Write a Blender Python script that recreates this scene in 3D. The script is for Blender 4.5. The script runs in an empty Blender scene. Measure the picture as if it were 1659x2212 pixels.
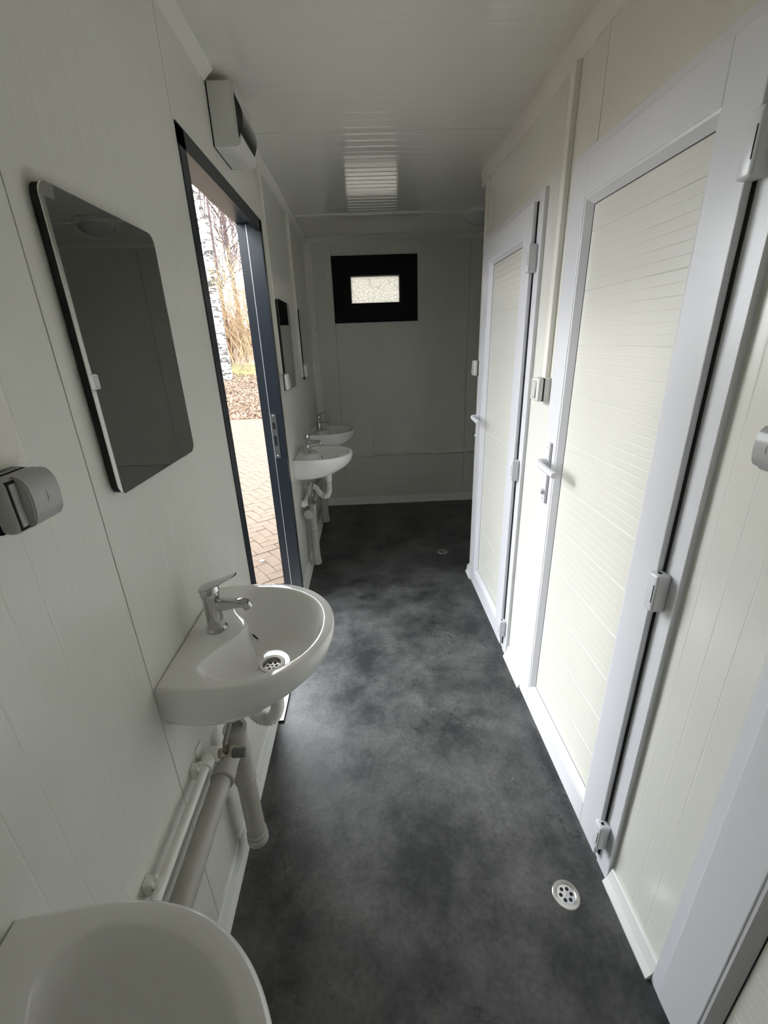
import bpy, bmesh, math, random
from mathutils import Vector, Matrix
R = math.radians
random.seed(7)
scene = bpy.context.scene
col = scene.collection

# ------------------------------------------------------------------ camera
CAM = Vector((0.46, 0.0, 1.5))
RIGHT = Vector((0.9985916, -0.0416535, -0.0328589))
DOWN = Vector((-0.0458142, -0.3646970, -0.9299985))
FWD = Vector((0.0267542, 0.9301941, -0.3660917))
cd = bpy.data.cameras.new('camera'); cam = bpy.data.objects.new('camera', cd); col.objects.link(cam)
cd.sensor_fit = 'HORIZONTAL'; cd.sensor_width = 36.0; cd.lens = 933.514 / 1659 * 36.0
cd.clip_start = 0.01; cd.clip_end = 300
up, back = -DOWN, -FWD
cam.matrix_world = Matrix(((RIGHT.x, up.x, back.x, CAM.x), (RIGHT.y, up.y, back.y, CAM.y), (RIGHT.z, up.z, back.z, CAM.z), (0, 0, 0, 1)))
scene.camera = cam
# ------------------------------------------------------------------ sky and exposure
w = bpy.data.worlds.new('overcast_sky'); scene.world = w; w.use_nodes = True
bg = w.node_tree.nodes['Background']; bg.inputs[0].default_value = (0.93, 0.965, 1.0, 1); bg.inputs[1].default_value = 3.6
sd = bpy.data.lights.new('veiled_sun', 'SUN'); sd.energy = .30; sd.angle = R(8); sd.color = (1.0, .98, .95)
sun = bpy.data.objects.new('veiled_sun', sd); col.objects.link(sun); sun.location = (-8, 5, 6)
sun.rotation_euler = Vector((1.0, -.50, -.40)).to_track_quat('-Z', 'Y').to_euler()
vs = scene.view_settings
vs.view_transform = 'Standard'; vs.look = 'None'; vs.gamma = 1.0; vs.exposure = 1.8
vs.use_curve_mapping = False
scene.cycles.max_bounces = 14; scene.cycles.diffuse_bounces = 10; scene.cycles.glossy_bounces = 5

# ------------------------------------------------------------------ materials
MAT = {}
def mat(name, color, rough=0.5, metal=0.0, spec=0.5, bump=None, mottle=None, coat=0.0, trans=0.0, extra=None):
    """bump=(scale,strength) fine relief; mottle=(scale,amount) slight uneven colour"""
    if name in MAT: return MAT[name]
    m = bpy.data.materials.new(name); m.use_nodes = True
    nt = m.node_tree; b = nt.nodes['Principled BSDF']
    b.inputs['Base Color'].default_value = (*color, 1); b.inputs['Roughness'].default_value = rough
    b.inputs['Metallic'].default_value = metal; b.inputs['Specular IOR Level'].default_value = spec
    b.inputs['Coat Weight'].default_value = coat; b.inputs['Transmission Weight'].default_value = trans
    tc = nt.nodes.new('ShaderNodeTexCoord')
    sc, am = mottle or (3.0, 0.04)
    n = nt.nodes.new('ShaderNodeTexNoise'); n.inputs['Scale'].default_value = sc; n.inputs['Detail'].default_value = 4
    nt.links.new(tc.outputs['Object'], n.inputs['Vector'])
    r = nt.nodes.new('ShaderNodeMapRange'); r.inputs['From Min'].default_value = .3; r.inputs['From Max'].default_value = .7
    r.inputs['To Min'].default_value = 1 - am; r.inputs['To Max'].default_value = 1 + am
    nt.links.new(n.outputs['Fac'], r.inputs['Value'])
    mx = nt.nodes.new('ShaderNodeMix'); mx.data_type = 'RGBA'; mx.blend_type = 'MULTIPLY'; mx.inputs['Factor'].default_value = 1
    mx.inputs[6].default_value = (*color, 1); nt.links.new(r.outputs['Result'], mx.inputs[7])
    nt.links.new(mx.outputs[2], b.inputs['Base Color'])
    if bump:
        n2 = nt.nodes.new('ShaderNodeTexNoise'); n2.inputs['Scale'].default_value = bump[0]; n2.inputs['Detail'].default_value = 3
        nt.links.new(tc.outputs['Object'], n2.inputs['Vector'])
        bp = nt.nodes.new('ShaderNodeBump'); bp.inputs['Strength'].default_value = bump[1]; bp.inputs['Distance'].default_value = .002
        nt.links.new(n2.outputs['Fac'], bp.inputs['Height']); nt.links.new(bp.outputs['Normal'], b.inputs['Normal'])
    MAT[name] = m
    if extra: extra(nt, b, tc)
    return m

WALL = mat('cream_steel_panel', (0.765, 0.765, 0.705), 0.21, bump=(260, .10), mottle=(2.0, .02))
def ceil_nodes(nt, b, tc):   # fine rolled streaks running across the room
    mp = nt.nodes.new('ShaderNodeMapping'); mp.inputs['Scale'].default_value = (.35, 26, 1); nt.links.new(tc.outputs['Object'], mp.inputs['Vector'])
    n = nt.nodes.new('ShaderNodeTexNoise'); n.inputs['Scale'].default_value = 1.6; n.inputs['Detail'].default_value = 3; nt.links.new(mp.outputs[0], n.inputs['Vector'])
    bp = nt.nodes.new('ShaderNodeBump'); bp.inputs['Strength'].default_value = .26; bp.inputs['Distance'].default_value = .0035
    nt.links.new(n.outputs['Fac'], bp.inputs['Height']); nt.links.new(bp.outputs['Normal'], b.inputs['Normal'])
CEIL = mat('cream_ceiling_panel', (0.82, 0.81, 0.75), 0.10, spec=.75, coat=.35, mottle=(2.0, .02), extra=ceil_nodes)
TRIM = mat('cream_trim', (0.84, 0.83, 0.775), 0.35)
UPVC = mat('white_upvc', (0.74, 0.745, 0.78), 0.28, mottle=(1.5, .015))
INFILL = mat('ivory_infill', (0.705, 0.70, 0.635), 0.3, mottle=(1.5, .02))
SKIRT = mat('white_skirting', (0.83, 0.84, 0.82), 0.35)
DUCT = mat('ivory_duct_plastic', (0.84, 0.825, 0.755), 0.4)
SWITCH = mat('white_switch_plastic', (0.74, 0.735, 0.70), 0.3)
GREYPL = mat('grey_switch_plastic', (0.42, 0.42, 0.415), 0.35)
ANTH = mat('anthracite_frame', (0.020, 0.027, 0.036), 0.38)
BLACK = mat('black_frame', (0.006, 0.006, 0.0065), 0.6, spec=.25)
RUBBER = mat('black_rubber', (0.012, 0.012, 0.012), 0.6)
CERAM = mat('white_glazed_ceramic', (0.88, 0.88, 0.865), 0.06, mottle=(2, .01), coat=.3)
CHROME = mat('chrome', (0.58, 0.58, 0.58), 0.06, metal=1.0, mottle=(2, .01))
STEEL = mat('brushed_steel', (0.56, 0.55, 0.52), 0.34, metal=1.0)
BRASS = mat('nickel_brass', (0.42, 0.38, 0.31), 0.3, metal=1.0)
BRAID = mat('braided_hose', (0.33, 0.32, 0.30), 0.4, metal=.7, bump=(900, .6))
PPGREY = mat('grey_waste_pipe', (0.43, 0.42, 0.375), 0.42, mottle=(6, .03))
PPWHITE = mat('white_supply_pipe', (0.84, 0.835, 0.79), 0.38)
HOSEW = mat('white_corrugated_hose', (0.78, 0.775, 0.74), 0.4)
HANDLEG = mat('dark_grey_knob', (0.13, 0.13, 0.125), 0.4)
MIRROR = mat('mirror_glass', (0.70, 0.715, 0.70), 0.012, metal=1.0, mottle=(1, 0))
MIRBACK = mat('mirror_back', (0.02, 0.02, 0.02), 0.7)
LEDGE = mat('pale_alloy', (0.62, 0.62, 0.60), 0.35, metal=.35)
SMOKE = mat('smoked_cover', (0.012, 0.010, 0.008), 0.12, coat=.3)
DARK = mat('dark_hole', (0.008, 0.008, 0.008), 0.8)
EXTERIOR = mat('exterior_beige', (0.58, 0.48, 0.41), 0.55)
LIDW = mat('box_white_plastic', (0.70, 0.70, 0.66), 0.4)
DIFF = mat('lamp_frosted_glass', (0.62, 0.64, 0.66), 0.22, bump=(60, .5), trans=.2)

def floor_nodes(nt, b, tc):
    n = nt.nodes.new('ShaderNodeTexNoise'); n.inputs['Scale'].default_value = 4.2; n.inputs['Detail'].default_value = 10; n.inputs['Roughness'].default_value = .66
    n.inputs['Distortion'].default_value = .12
    nt.links.new(tc.outputs['Object'], n.inputs['Vector'])
    cr = nt.nodes.new('ShaderNodeValToRGB'); e = cr.color_ramp.elements
    e[0].position = .37; e[0].color = (.026, .0275, .0295, 1); e[1].position = .64; e[1].color = (.112, .113, .112, 1)
    nt.links.new(n.outputs['Fac'], cr.inputs['Fac'])
    # thin cloudy veins of the vinyl print
    n3 = nt.nodes.new('ShaderNodeTexNoise'); n3.inputs['Scale'].default_value = 5; n3.inputs['Detail'].default_value = 5; n3.inputs['Distortion'].default_value = 1.6
    nt.links.new(tc.outputs['Object'], n3.inputs['Vector'])
    v = nt.nodes.new('ShaderNodeMapRange'); v.inputs['From Min'].default_value = .485; v.inputs['From Max'].default_value = .5; v.inputs['To Min'].default_value = 0; v.inputs['To Max'].default_value = 1
    pp = nt.nodes.new('ShaderNodeMath'); pp.operation = 'PINGPONG'; pp.inputs[1].default_value = .5
    nt.links.new(n3.outputs['Fac'], pp.inputs[0]); nt.links.new(pp.outputs[0], v.inputs['Value'])
    mk = nt.nodes.new('ShaderNodeTexNoise'); mk.inputs['Scale'].default_value = 1.7; nt.links.new(tc.outputs['Object'], mk.inputs['Vector'])
    mr = nt.nodes.new('ShaderNodeMapRange'); mr.inputs['From Min'].default_value = .5; mr.inputs['From Max'].default_value = .62; mr.inputs['To Max'].default_value = .85
    nt.links.new(mk.outputs['Fac'], mr.inputs['Value'])
    mm = nt.nodes.new('ShaderNodeMath'); mm.operation = 'MULTIPLY'; nt.links.new(v.outputs['Result'], mm.inputs[0]); nt.links.new(mr.outputs['Result'], mm.inputs[1])
    mx = nt.nodes.new('ShaderNodeMix'); mx.data_type = 'RGBA'; mx.inputs[7].default_value = (.016, .016, .017, 1)
    nt.links.new(mm.outputs[0], mx.inputs['Factor']); nt.links.new(cr.outputs['Color'], mx.inputs[6])
    # stray dust specks
    vo = nt.nodes.new('ShaderNodeTexVoronoi'); vo.inputs['Scale'].default_value = 9; nt.links.new(tc.outputs['Object'], vo.inputs['Vector'])
    sp = nt.nodes.new('ShaderNodeMath'); sp.operation = 'LESS_THAN'; sp.inputs[1].default_value = .016; nt.links.new(vo.outputs['Distance'], sp.inputs[0])
    mx2 = nt.nodes.new('ShaderNodeMix'); mx2.data_type = 'RGBA'; mx2.inputs[7].default_value = (.4, .4, .38, 1)
    nt.links.new(sp.outputs[0], mx2.inputs['Factor']); nt.links.new(mx.outputs[2], mx2.inputs[6])
    gn = nt.nodes.new('ShaderNodeTexNoise'); gn.inputs['Scale'].default_value = 70; gn.inputs['Detail'].default_value = 4; nt.links.new(tc.outputs['Object'], gn.inputs['Vector'])
    gm = nt.nodes.new('ShaderNodeMapRange'); gm.inputs['From Min'].default_value = .3; gm.inputs['From Max'].default_value = .7; gm.inputs['To Min'].default_value = .80; gm.inputs['To Max'].default_value = 1.20
    nt.links.new(gn.outputs['Fac'], gm.inputs['Value'])
    mg = nt.nodes.new('ShaderNodeMix'); mg.data_type = 'RGBA'; mg.blend_type = 'MULTIPLY'; mg.inputs['Factor'].default_value = 1
    nt.links.new(mx2.outputs[2], mg.inputs[6]); nt.links.new(gm.outputs['Result'], mg.inputs[7]); nt.links.new(mg.outputs[2], b.inputs['Base Color'])
    rr = nt.nodes.new('ShaderNodeMapRange'); rr.inputs['To Min'].default_value = .33; rr.inputs['To Max'].default_value = .50
    nt.links.new(n.outputs['Fac'], rr.inputs['Value']); nt.links.new(rr.outputs['Result'], b.inputs['Roughness'])
FLOOR = mat('anthracite_vinyl', (.04, .04, .04), .45, bump=(420, .12), extra=floor_nodes)

def glass_nodes(nt, b, tc):
    vo = nt.nodes.new('ShaderNodeTexVoronoi'); vo.feature = 'DISTANCE_TO_EDGE'; vo.inputs['Scale'].default_value = 38
    n = nt.nodes.new('ShaderNodeTexNoise'); n.inputs['Scale'].default_value = 30
    nt.links.new(tc.outputs['Object'], n.inputs['Vector'])
    va = nt.nodes.new('ShaderNodeVectorMath'); va.operation = 'MULTIPLY_ADD'; va.inputs[1].default_value = (.010, .010, .010)
    nt.links.new(n.outputs['Color'], va.inputs[0]); nt.links.new(tc.outputs['Object'], va.inputs[2]); nt.links.new(va.outputs[0], vo.inputs['Vector'])
    mr = nt.nodes.new('ShaderNodeMapRange'); mr.inputs['From Max'].default_value = .09; mr.inputs['To Min'].default_value = .60; mr.inputs['To Max'].default_value = 1
    nt.links.new(vo.outputs['Distance'], mr.inputs['Value'])
    tr = nt.nodes.new('ShaderNodeBsdfTranslucent')
    mx = nt.nodes.new('ShaderNodeMix'); mx.data_type = 'RGBA'; mx.blend_type = 'MULTIPLY'; mx.inputs['Factor'].default_value = 1
    mx.inputs[6].default_value = (.43, .42, .385, 1); nt.links.new(mr.outputs['Result'], mx.inputs[7]); nt.links.new(mx.outputs[2], tr.inputs['Color'])
    gl = nt.nodes.new('ShaderNodeBsdfGlossy'); gl.inputs['Roughness'].default_value = .12
    ms = nt.nodes.new('ShaderNodeMixShader'); ms.inputs[0].default_value = .06
    nt.links.new(tr.outputs[0], ms.inputs[1]); nt.links.new(gl.outputs[0], ms.inputs[2])
    nt.links.new(ms.outputs[0], nt.nodes['Material Output'].inputs['Surface'])
PANE = mat('patterned_glass', (.7, .7, .65), .2, extra=glass_nodes)

def birch_nodes(nt, b, tc):
    mp = nt.nodes.new('ShaderNodeMapping'); mp.inputs['Scale'].default_value = (2.2, 2.2, 9)
    nt.links.new(tc.outputs['Object'], mp.inputs['Vector'])
    n = nt.nodes.new('ShaderNodeTexNoise'); n.inputs['Scale'].default_value = 1.3; n.inputs['Detail'].default_value = 5; n.inputs['Distortion'].default_value = 1.2
    nt.links.new(mp.outputs[0], n.inputs['Vector'])
    cr = nt.nodes.new('ShaderNodeValToRGB'); e = cr.color_ramp.elements
    e[0].position = .43; e[0].color = (.025, .022, .020, 1); e[1].position = .50; e[1].color = (.25, .235, .215, 1)
    nt.links.new(n.outputs['Fac'], cr.inputs['Fac']); nt.links.new(cr.outputs['Color'], b.inputs['Base Color'])
BIRCH = mat('birch_bark', (.6, .57, .5), .8, extra=birch_nodes)
BARK = mat('brown_bark', (.072, .050, .047), .9, mottle=(8, .3))
STRAW = mat('straw_stems', (.25, .185, .105), .9, mottle=(2, .25))
REDLEAF = mat('russet_leaf', (.20, .075, .05), .8, mottle=(5, .5))
LEAFL = mat('fallen_leaf', (.22, .145, .10), .85, mottle=(6, .6))
GRASS = mat('grass_bank', (.13, .125, .04), .9, bump=(30, .5), mottle=(4, .5))
SOIL = mat('leafy_soil', (.11, .075, .052), .95, bump=(24, .7), mottle=(9, .6))
JOINT = mat('sandy_joint', (.034, .027, .021), .95, mottle=(14, .25))
PAVER = mat('pinkish_paver', (.098, .0765, .0585), .9, spec=.12, bump=(140, .5), mottle=(5, .12))
BRICKR = mat('red_roof', (.105, .045, .03), .8, mottle=(6, .3))
HOUSE = mat('house_render', (.13, .09, .07), .85, mottle=(2, .1))

# ------------------------------------------------------------------ helpers
def obj(name, bm, m, parent=None, smooth=None, kind=None):
    me = bpy.data.meshes.new(name); bm.normal_update(); bm.to_mesh(me); bm.free()
    if m: me.materials.append(m)
    if smooth is not None:
        me.polygons.foreach_set('use_smooth', [True] * len(me.polygons))
        if smooth < 179: me.set_sharp_from_angle(angle=R(smooth))
    o = bpy.data.objects.new(name, me); col.objects.link(o)
    if parent: o.parent = parent
    if kind: o['kind'] = kind
    return o
def tag(o, label, cat, group=None, kind=None):
    o['label'] = label; o['category'] = cat
    if group: o['group'] = group
    if kind: o['kind'] = kind
    return o
def empty(name, label, cat, group=None, kind=None, loc=(0, 0, 0)):
    o = bpy.data.objects.new(name, None); col.objects.link(o); o.location = loc; o.empty_display_size = .05
    return tag(o, label, cat, group, kind)
def copy_tree(o, parent=None, delta=None):
    c = o.copy(); col.objects.link(c); c.parent = parent
    if delta is not None: c.location = Vector(o.location) + Vector(delta)
    for ch in list(o.children): copy_tree(ch, c)
    return c
def box(bm, x0, x1, y0, y1, z0, z1, bev=0.0, seg=2):
    r = bmesh.ops.create_cube(bm, size=1.0)
    for v in r['verts']:
        v.co = Vector((x0 + (v.co.x + .5) * (x1 - x0), y0 + (v.co.y + .5) * (y1 - y0), z0 + (v.co.z + .5) * (z1 - z0)))
    if bev:
        es = list({e for v in r['verts'] for e in v.link_edges})
        bmesh.ops.bevel(bm, geom=es, offset=bev, segments=seg, affect='EDGES', profile=.5)
    return bm
def B(*a, **k): return box(bmesh.new(), *a, **k)
def boxes(lst, bev=0.0):
    bm = bmesh.new()
    for b in lst: box(bm, *b, bev=bev)
    return bm
def loft(bm, rings, closed=True, cap0=True, cap1=True):
    vr = [[bm.verts.new(p) for p in r] for r in rings]
    n = len(vr[0])
    for a, b in zip(vr, vr[1:]):
        for i in range(n if closed else n - 1):
            j = (i + 1) % n
            bm.faces.new((a[i], a[j], b[j], b[i]))
    if cap0: bm.faces.new(list(reversed(vr[0])))
    if cap1: bm.faces.new(vr[-1])
    return vr
def lathe(bm, prof, c, axis='z', n=24, cap0=True, cap1=True):
    """prof: (radius, height along axis)"""
    rings = []
    for r, h in prof:
        ring = []
        for i in range(n):
            a = 2 * math.pi * i / n; p, q = r * math.cos(a), r * math.sin(a)
            d = {'z': (p, q, h), 'x': (h, p, q), 'y': (q, h, p), '-x': (-h, q, p), '-z': (q, p, -h)}[axis]
            ring.append(Vector(c) + Vector(d))
        rings.append(ring)
    loft(bm, rings, True, cap0, cap1); return bm
def tube(bm, pts, rad, n=10, flat=1.0, caps=True):
    """tube along pts; rad float or list; parallel-transport frame"""
    P = [Vector(p) for p in pts]; N = len(P)
    rr = rad if isinstance(rad, (list, tuple)) else [rad] * N
    t0 = (P[1] - P[0]).normalized(); ref = Vector((0, 0, 1)) if abs(t0.z) < .9 else Vector((0, 1, 0))
    u = t0.cross(ref).normalized(); rings = []
    for i in range(N):
        t = (P[min(i + 1, N - 1)] - P[max(i - 1, 0)]).normalized()
        u = (u - t * u.dot(t)).normalized(); v = t.cross(u)
        rings.append([P[i] + (u * math.cos(2 * math.pi * k / n) + v * flat * math.sin(2 * math.pi * k / n)) * rr[i] for k in range(n)])
    loft(bm, rings, True, caps, caps); return bm
def spline(pts, per=8):
    P = [Vector(p) for p in pts]; P = [2 * P[0] - P[1]] + P + [2 * P[-1] - P[-2]]; out = []
    for i in range(1, len(P) - 2):
        a, b, c, d = P[i - 1:i + 3]
        for k in range(per):
            t = k / per
            out.append(.5 * ((2 * b) + (c - a) * t + (2 * a - 5 * b + 4 * c - d) * t * t + (3 * b - a - 3 * c + d) * t ** 3))
    out.append(P[-2]); return out
def prism(bm, poly, axis, a0, a1):
    """extrude a 2-D polygon along axis. axis y: poly=(x,z); axis x: poly=(y,z); axis z: poly=(x,y)"""
    def P(p, a): return {'y': (p[0], a, p[1]), 'x': (a, p[0], p[1]), 'z': (p[0], p[1], a)}[axis]
    loft(bm, [[Vector(P(p, a0)) for p in poly], [Vector(P(p, a1)) for p in poly]])
    bmesh.ops.recalc_face_normals(bm, faces=bm.faces); return bm
def ribbed(bm, org, A, Bv, N, rects, pitch, depth=.00035, wid=.005, thick=.012, phase=0.0, major=0):
    """profiled sheet: rects (a0,a1,b0,b1) in the frame org + a*A + b*B, grooves run along B, front face toward N"""
    org, A, Bv, N = map(Vector, (org, A, Bv, N))
    for a0, a1, b0, b1 in rects:
        pr = [(a0, 0.0)]; k = math.ceil((a0 - phase + wid) / pitch)
        while phase + k * pitch < a1 - wid:
            c = phase + k * pitch; dp = depth * (2.6 if major and k % major == 0 else 1); pr += [(c - wid / 2, 0), (c, -dp), (c + wid / 2, 0)]; k += 1
        pr.append((a1, 0.0))
        lo = [bm.verts.new(org + A * a + Bv * b0 + N * h) for a, h in pr]
        hi = [bm.verts.new(org + A * a + Bv * b1 + N * h) for a, h in pr]
        flip = A.cross(Bv).dot(N) < 0
        def F(*v): bm.faces.new(tuple(reversed(v)) if flip else v)
        for i in range(len(pr) - 1): F(lo[i], lo[i + 1], hi[i + 1], hi[i])
        bk = [bm.verts.new(org + A * a + Bv * b - N * thick) for a, b in ((a0, b0), (a1, b0), (a1, b1), (a0, b1))]
        F(*(list(reversed(lo)) + [bk[0], bk[1]])); F(*(hi + [bk[2], bk[3]]))
        F(lo[0], hi[0], bk[3], bk[0]); F(hi[-1], lo[-1], bk[1], bk[2]); F(bk[1], bk[0], bk[3], bk[2])
    return bm

# ------------------------------------------------------------------ dimensions
H = 2.295; XR = 1.112; YF = 4.065; YB = -.46; XF = 2.28; YP = 2.60
PX = .0015   # half joint between panels

# ================================================================== SETTING
fl = obj('floor', B(-.02, XF + .02, YB - .02, YF + .02, -.06, 0), FLOOR)
tag(fl, 'dark anthracite vinyl floor with cloudy grey mottling', 'floor', kind='structure')
ce = obj('ceiling', B(-.1, XF + .1, YB - .1, YF + .1, H + .012, H + .12), CEIL)
tag(ce, 'cream glossy profiled ceiling of steel panels', 'ceiling', kind='structure')
for a, b in ((YB, 2.19), (2.19, 3.39), (3.39, YF)):
    obj('panel', ribbed(bmesh.new(), (0, 0, H), (0, 1, 0), (1, 0, 0), (0, 0, -1), [(a + PX, b - PX, -.01, XF)], .06, .00035, .012), CEIL, ce)

DY0, DY1, DZ = 1.415, 2.385, 2.04       # entrance door hole
wl = obj('wall_left', boxes([(-.1, -.012, YB - .1, DY0, -.06, H + .02), (-.1, -.012, DY1, YF + .1, -.06, H + .02), (-.1, -.012, DY0, DY1, DZ, H + .02)]), EXTERIOR)
tag(wl, 'cream profiled steel wall with the open entrance door', 'wall', kind='structure')
for a, b, lo in ((YB, .70, 0), (.70, 1.398, 0), (1.398, 2.405, DZ), (2.405, 3.32, 0), (3.32, YF, 0)):
    rects = [(a + PX, b - PX, lo, H)]
    if a == .70: rects = [(a + PX, DY0, 0, DZ), (a + PX, b - PX, DZ, H)]
    if a == 2.405: rects = [(DY1, b - PX, 0, DZ), (a + PX, b - PX, DZ, H)]
    obj('panel', ribbed(bmesh.new(), (0, 0, 0), (0, 1, 0), (0, 0, 1), (1, 0, 0), rects, .0555, phase=.70), WALL, wl)

WX0, WX1, WZ0, WZ1 = .215, .925, 1.66, 2.165     # far window outer frame
hx0, hx1, hz0, hz1 = WX0 + .03, WX1 - .03, WZ0 + .03, WZ1 - .03
wf = obj('wall_far', boxes([(-.1, hx0, YF + .012, YF + .1, -.06, H + .02), (hx1, XF + .1, YF + .012, YF + .1, -.06, H + .02), (hx0, hx1, YF + .012, YF + .1, -.06, hz0), (hx0, hx1, YF + .012, YF + .1, hz1, H + .02)]), EXTERIOR)
tag(wf, 'cream profiled steel end wall around the small black window', 'wall', kind='structure')
for a, b in ((0, .2165), (.2165, 1.3665), (1.3665, XF)):
    rects = [(a + PX, b - PX, 0, H)]
    if a == .2165: rects = [(a + PX, hx0, 0, H), (hx0, hx1, 0, hz0), (hx0, hx1, hz1, H), (hx1, b - PX, 0, H)]
    obj('panel', ribbed(bmesh.new(), (0, YF, 0), (1, 0, 0), (0, 0, 1), (0, -1, 0), rects, .0555, phase=.2165), WALL, wf)

wb = obj('wall_back', B(-.1, XF + .1, YB - .1, YB, -.06, H + .02), WALL)
tag(wb, 'cream steel end wall behind the wash basins', 'wall', kind='structure')
wo = obj('wall_outer_right', B(XF, XF + .1, YB - .1, YF + .1, -.06, H + .02), WALL)
tag(wo, 'cream steel wall closing the shadowed bay beside the end window', 'wall', kind='structure')

DOORS = [(1.745, 2.507), (.763, 1.525), (-.214, .548)]
DH = 1.975
core = [(XR + .012, XR + .045, YB, DOORS[2][0], 0, H), (XR + .012, XR + .045, DOORS[2][1], DOORS[1][0], 0, H), (XR + .012, XR + .045, DOORS[1][1], DOORS[0][0], 0, H), (XR + .012, XR + .045, DOORS[0][1], YP - .012, 0, H)]
core += [(XR + .012, XR + .045, a, b, DH, H) for a, b in DOORS] + [(XR + .045, XF, YP - .05, YP - .012, 0, H)]
wr = obj('wall_right', boxes(core), WALL)
tag(wr, 'cream steel partition wall with the row of white cabin doors', 'wall', kind='structure')
def rpanel(rects): obj('panel', ribbed(bmesh.new(), (XR, 0, 0), (0, 1, 0), (0, 0, 1), (-1, 0, 0), rects, .0555, phase=.56), WALL, wr)
rpanel([(YB, DOORS[2][0], 0, H), (DOORS[2][0], .45 - PX, DH, H)])
rpanel([(DOORS[2][1], DOORS[1][0], 0, H), (.45 + PX, DOORS[2][1], DH, H), (DOORS[1][0], 1.425 - PX, DH, H)])
rpanel([(DOORS[1][1], DOORS[0][0], 0, H), (1.425 + PX, DOORS[1][1], DH, H), (DOORS[0][0], 2.44 - PX, DH, H)])
rpanel([(DOORS[0][1], YP - .012, 0, H), (2.44 + PX, DOORS[0][1], DH, H)])
obj('end_panel', ribbed(bmesh.new(), (0, YP, 0), (1, 0, 0), (0, 0, 1), (0, 1, 0), [(XR, XF, 0, H)], .0555, phase=XR + .05), WALL, wr)

# --- trims
def trimtag(o, label): return tag(o, label, 'trim', kind='structure')
CW, CHT = .033, .030
def cornice(name, x_wall, sgn, y0, y1, label, CW=CW, CHT=CHT):
    bm = prism(bmesh.new(), [(x_wall, H), (x_wall + sgn * CW, H), (x_wall + sgn * CW, H - .006), (x_wall + sgn * .004, H - CHT), (x_wall, H - CHT)], 'y', y0, y1)
    return trimtag(obj(name, bm, TRIM), label)
cornice('trim_1', 0, 1, YB, 1.742, 'cream angled cornice ending at the white distribution box')
cornice('trim_2', 0, 1, 1.972, YF, 'cream angled cornice running from the distribution box to the end wall')
cornice('trim_3', XR, -1, YB, YP + .085, 'cream angled cornice above the cabin doors', .012, .070)
trimtag(obj('trim_4', prism(bmesh.new(), [(YF, H), (YF - CW, H), (YF - CW, H - .006), (YF - .005, H - CHT - .002), (YF, H - CHT - .002)], 'x', .02, XF), TRIM), 'cream cornice above the end window')
t5 = trimtag(obj('trim_5', boxes([(0, .055, YF - .004, YF, .07, H - .03), (0, .004, YF - .06, YF - .004, .07, H - .03)]), TRIM), 'cream corner angle strip behind the third wash basin')
for z in (.55, 1.0, 1.62, 2.22):
    bm = bmesh.new()
    lathe(bm, [(.0038, 0), (.0038, -.0015)], (.046, YF - .004, z), 'y', 8); obj('screw', bm, DARK, t5)
    bm = bmesh.new()
    lathe(bm, [(.0038, 0), (.0038, .0015)], (.004, YF - .045, z), 'x', 8); obj('screw', bm, DARK, t5)
trimtag(obj('trim_6', B(.0, XF, 3.375, 3.405, H - .006, H, bev=.001), TRIM), 'cream cover strip across the ceiling beside the round lamp')
trimtag(obj('trim_7', boxes([(XR - .004, XR, YP - .045, YP, .06, H - .07), (XR - .004, XR + .04, YP, YP + .004, .06, H - .07)]), TRIM), 'cream corner angle at the free end of the partition')
def skirt_poly(s, x, h, d):  # cove profile
    return [(x, 0), (x + s * d, 0), (x + s * d, h * .10), (x + s * d * .55, h * .38), (x + s * d * .38, h * .72), (x + s * d * .30, h * .95), (x + s * d * .16, h), (x, h)]
def skirting(name, poly, axis, a0, a1, label, m=None):
    return tag(obj(name, prism(bmesh.new(), poly, axis, a0, a1), m or SKIRT), label, 'baseboard', kind='structure')
skirting('baseboard_left', skirt_poly(1, 0, .085, .017), 'y', YB, DY0 - .002, 'white cove skirting under the two basins before the entrance')
skirting('baseboard_left_far', skirt_poly(1, 0, .085, .017), 'y', DY1 + .002, YF, 'white cove skirting under the two basins past the entrance')
skirting('baseboard_far', [(YF - (p[0]), p[1]) for p in skirt_poly(1, 0, .075, .02)], 'x', .0, XF, 'pale skirting along the end wall below the conduit')
SR = skirt_poly(-1, XR, .062, .026)
skirting('baseboard_right', SR, 'y', DOORS[2][1] + .002, DOORS[1][0] - .002, 'white cove skirting on the wall panel beside the floor drain')
skirting('baseboard_right_mid', SR, 'y', DOORS[1][1] + .002, DOORS[0][0] - .002, 'short white cove skirting between the two cabin doors with handles')
skirting('baseboard_right_end', SR, 'y', DOORS[0][1] + .002, YP + .02, 'stub of white cove skirting at the free end of the partition')
skirting('baseboard_partition', [(YP - (p[0]), p[1]) for p in skirt_poly(-1, 0, .062, .02)], 'x', XR - .02, XF, 'white skirting round the partition end')

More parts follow.
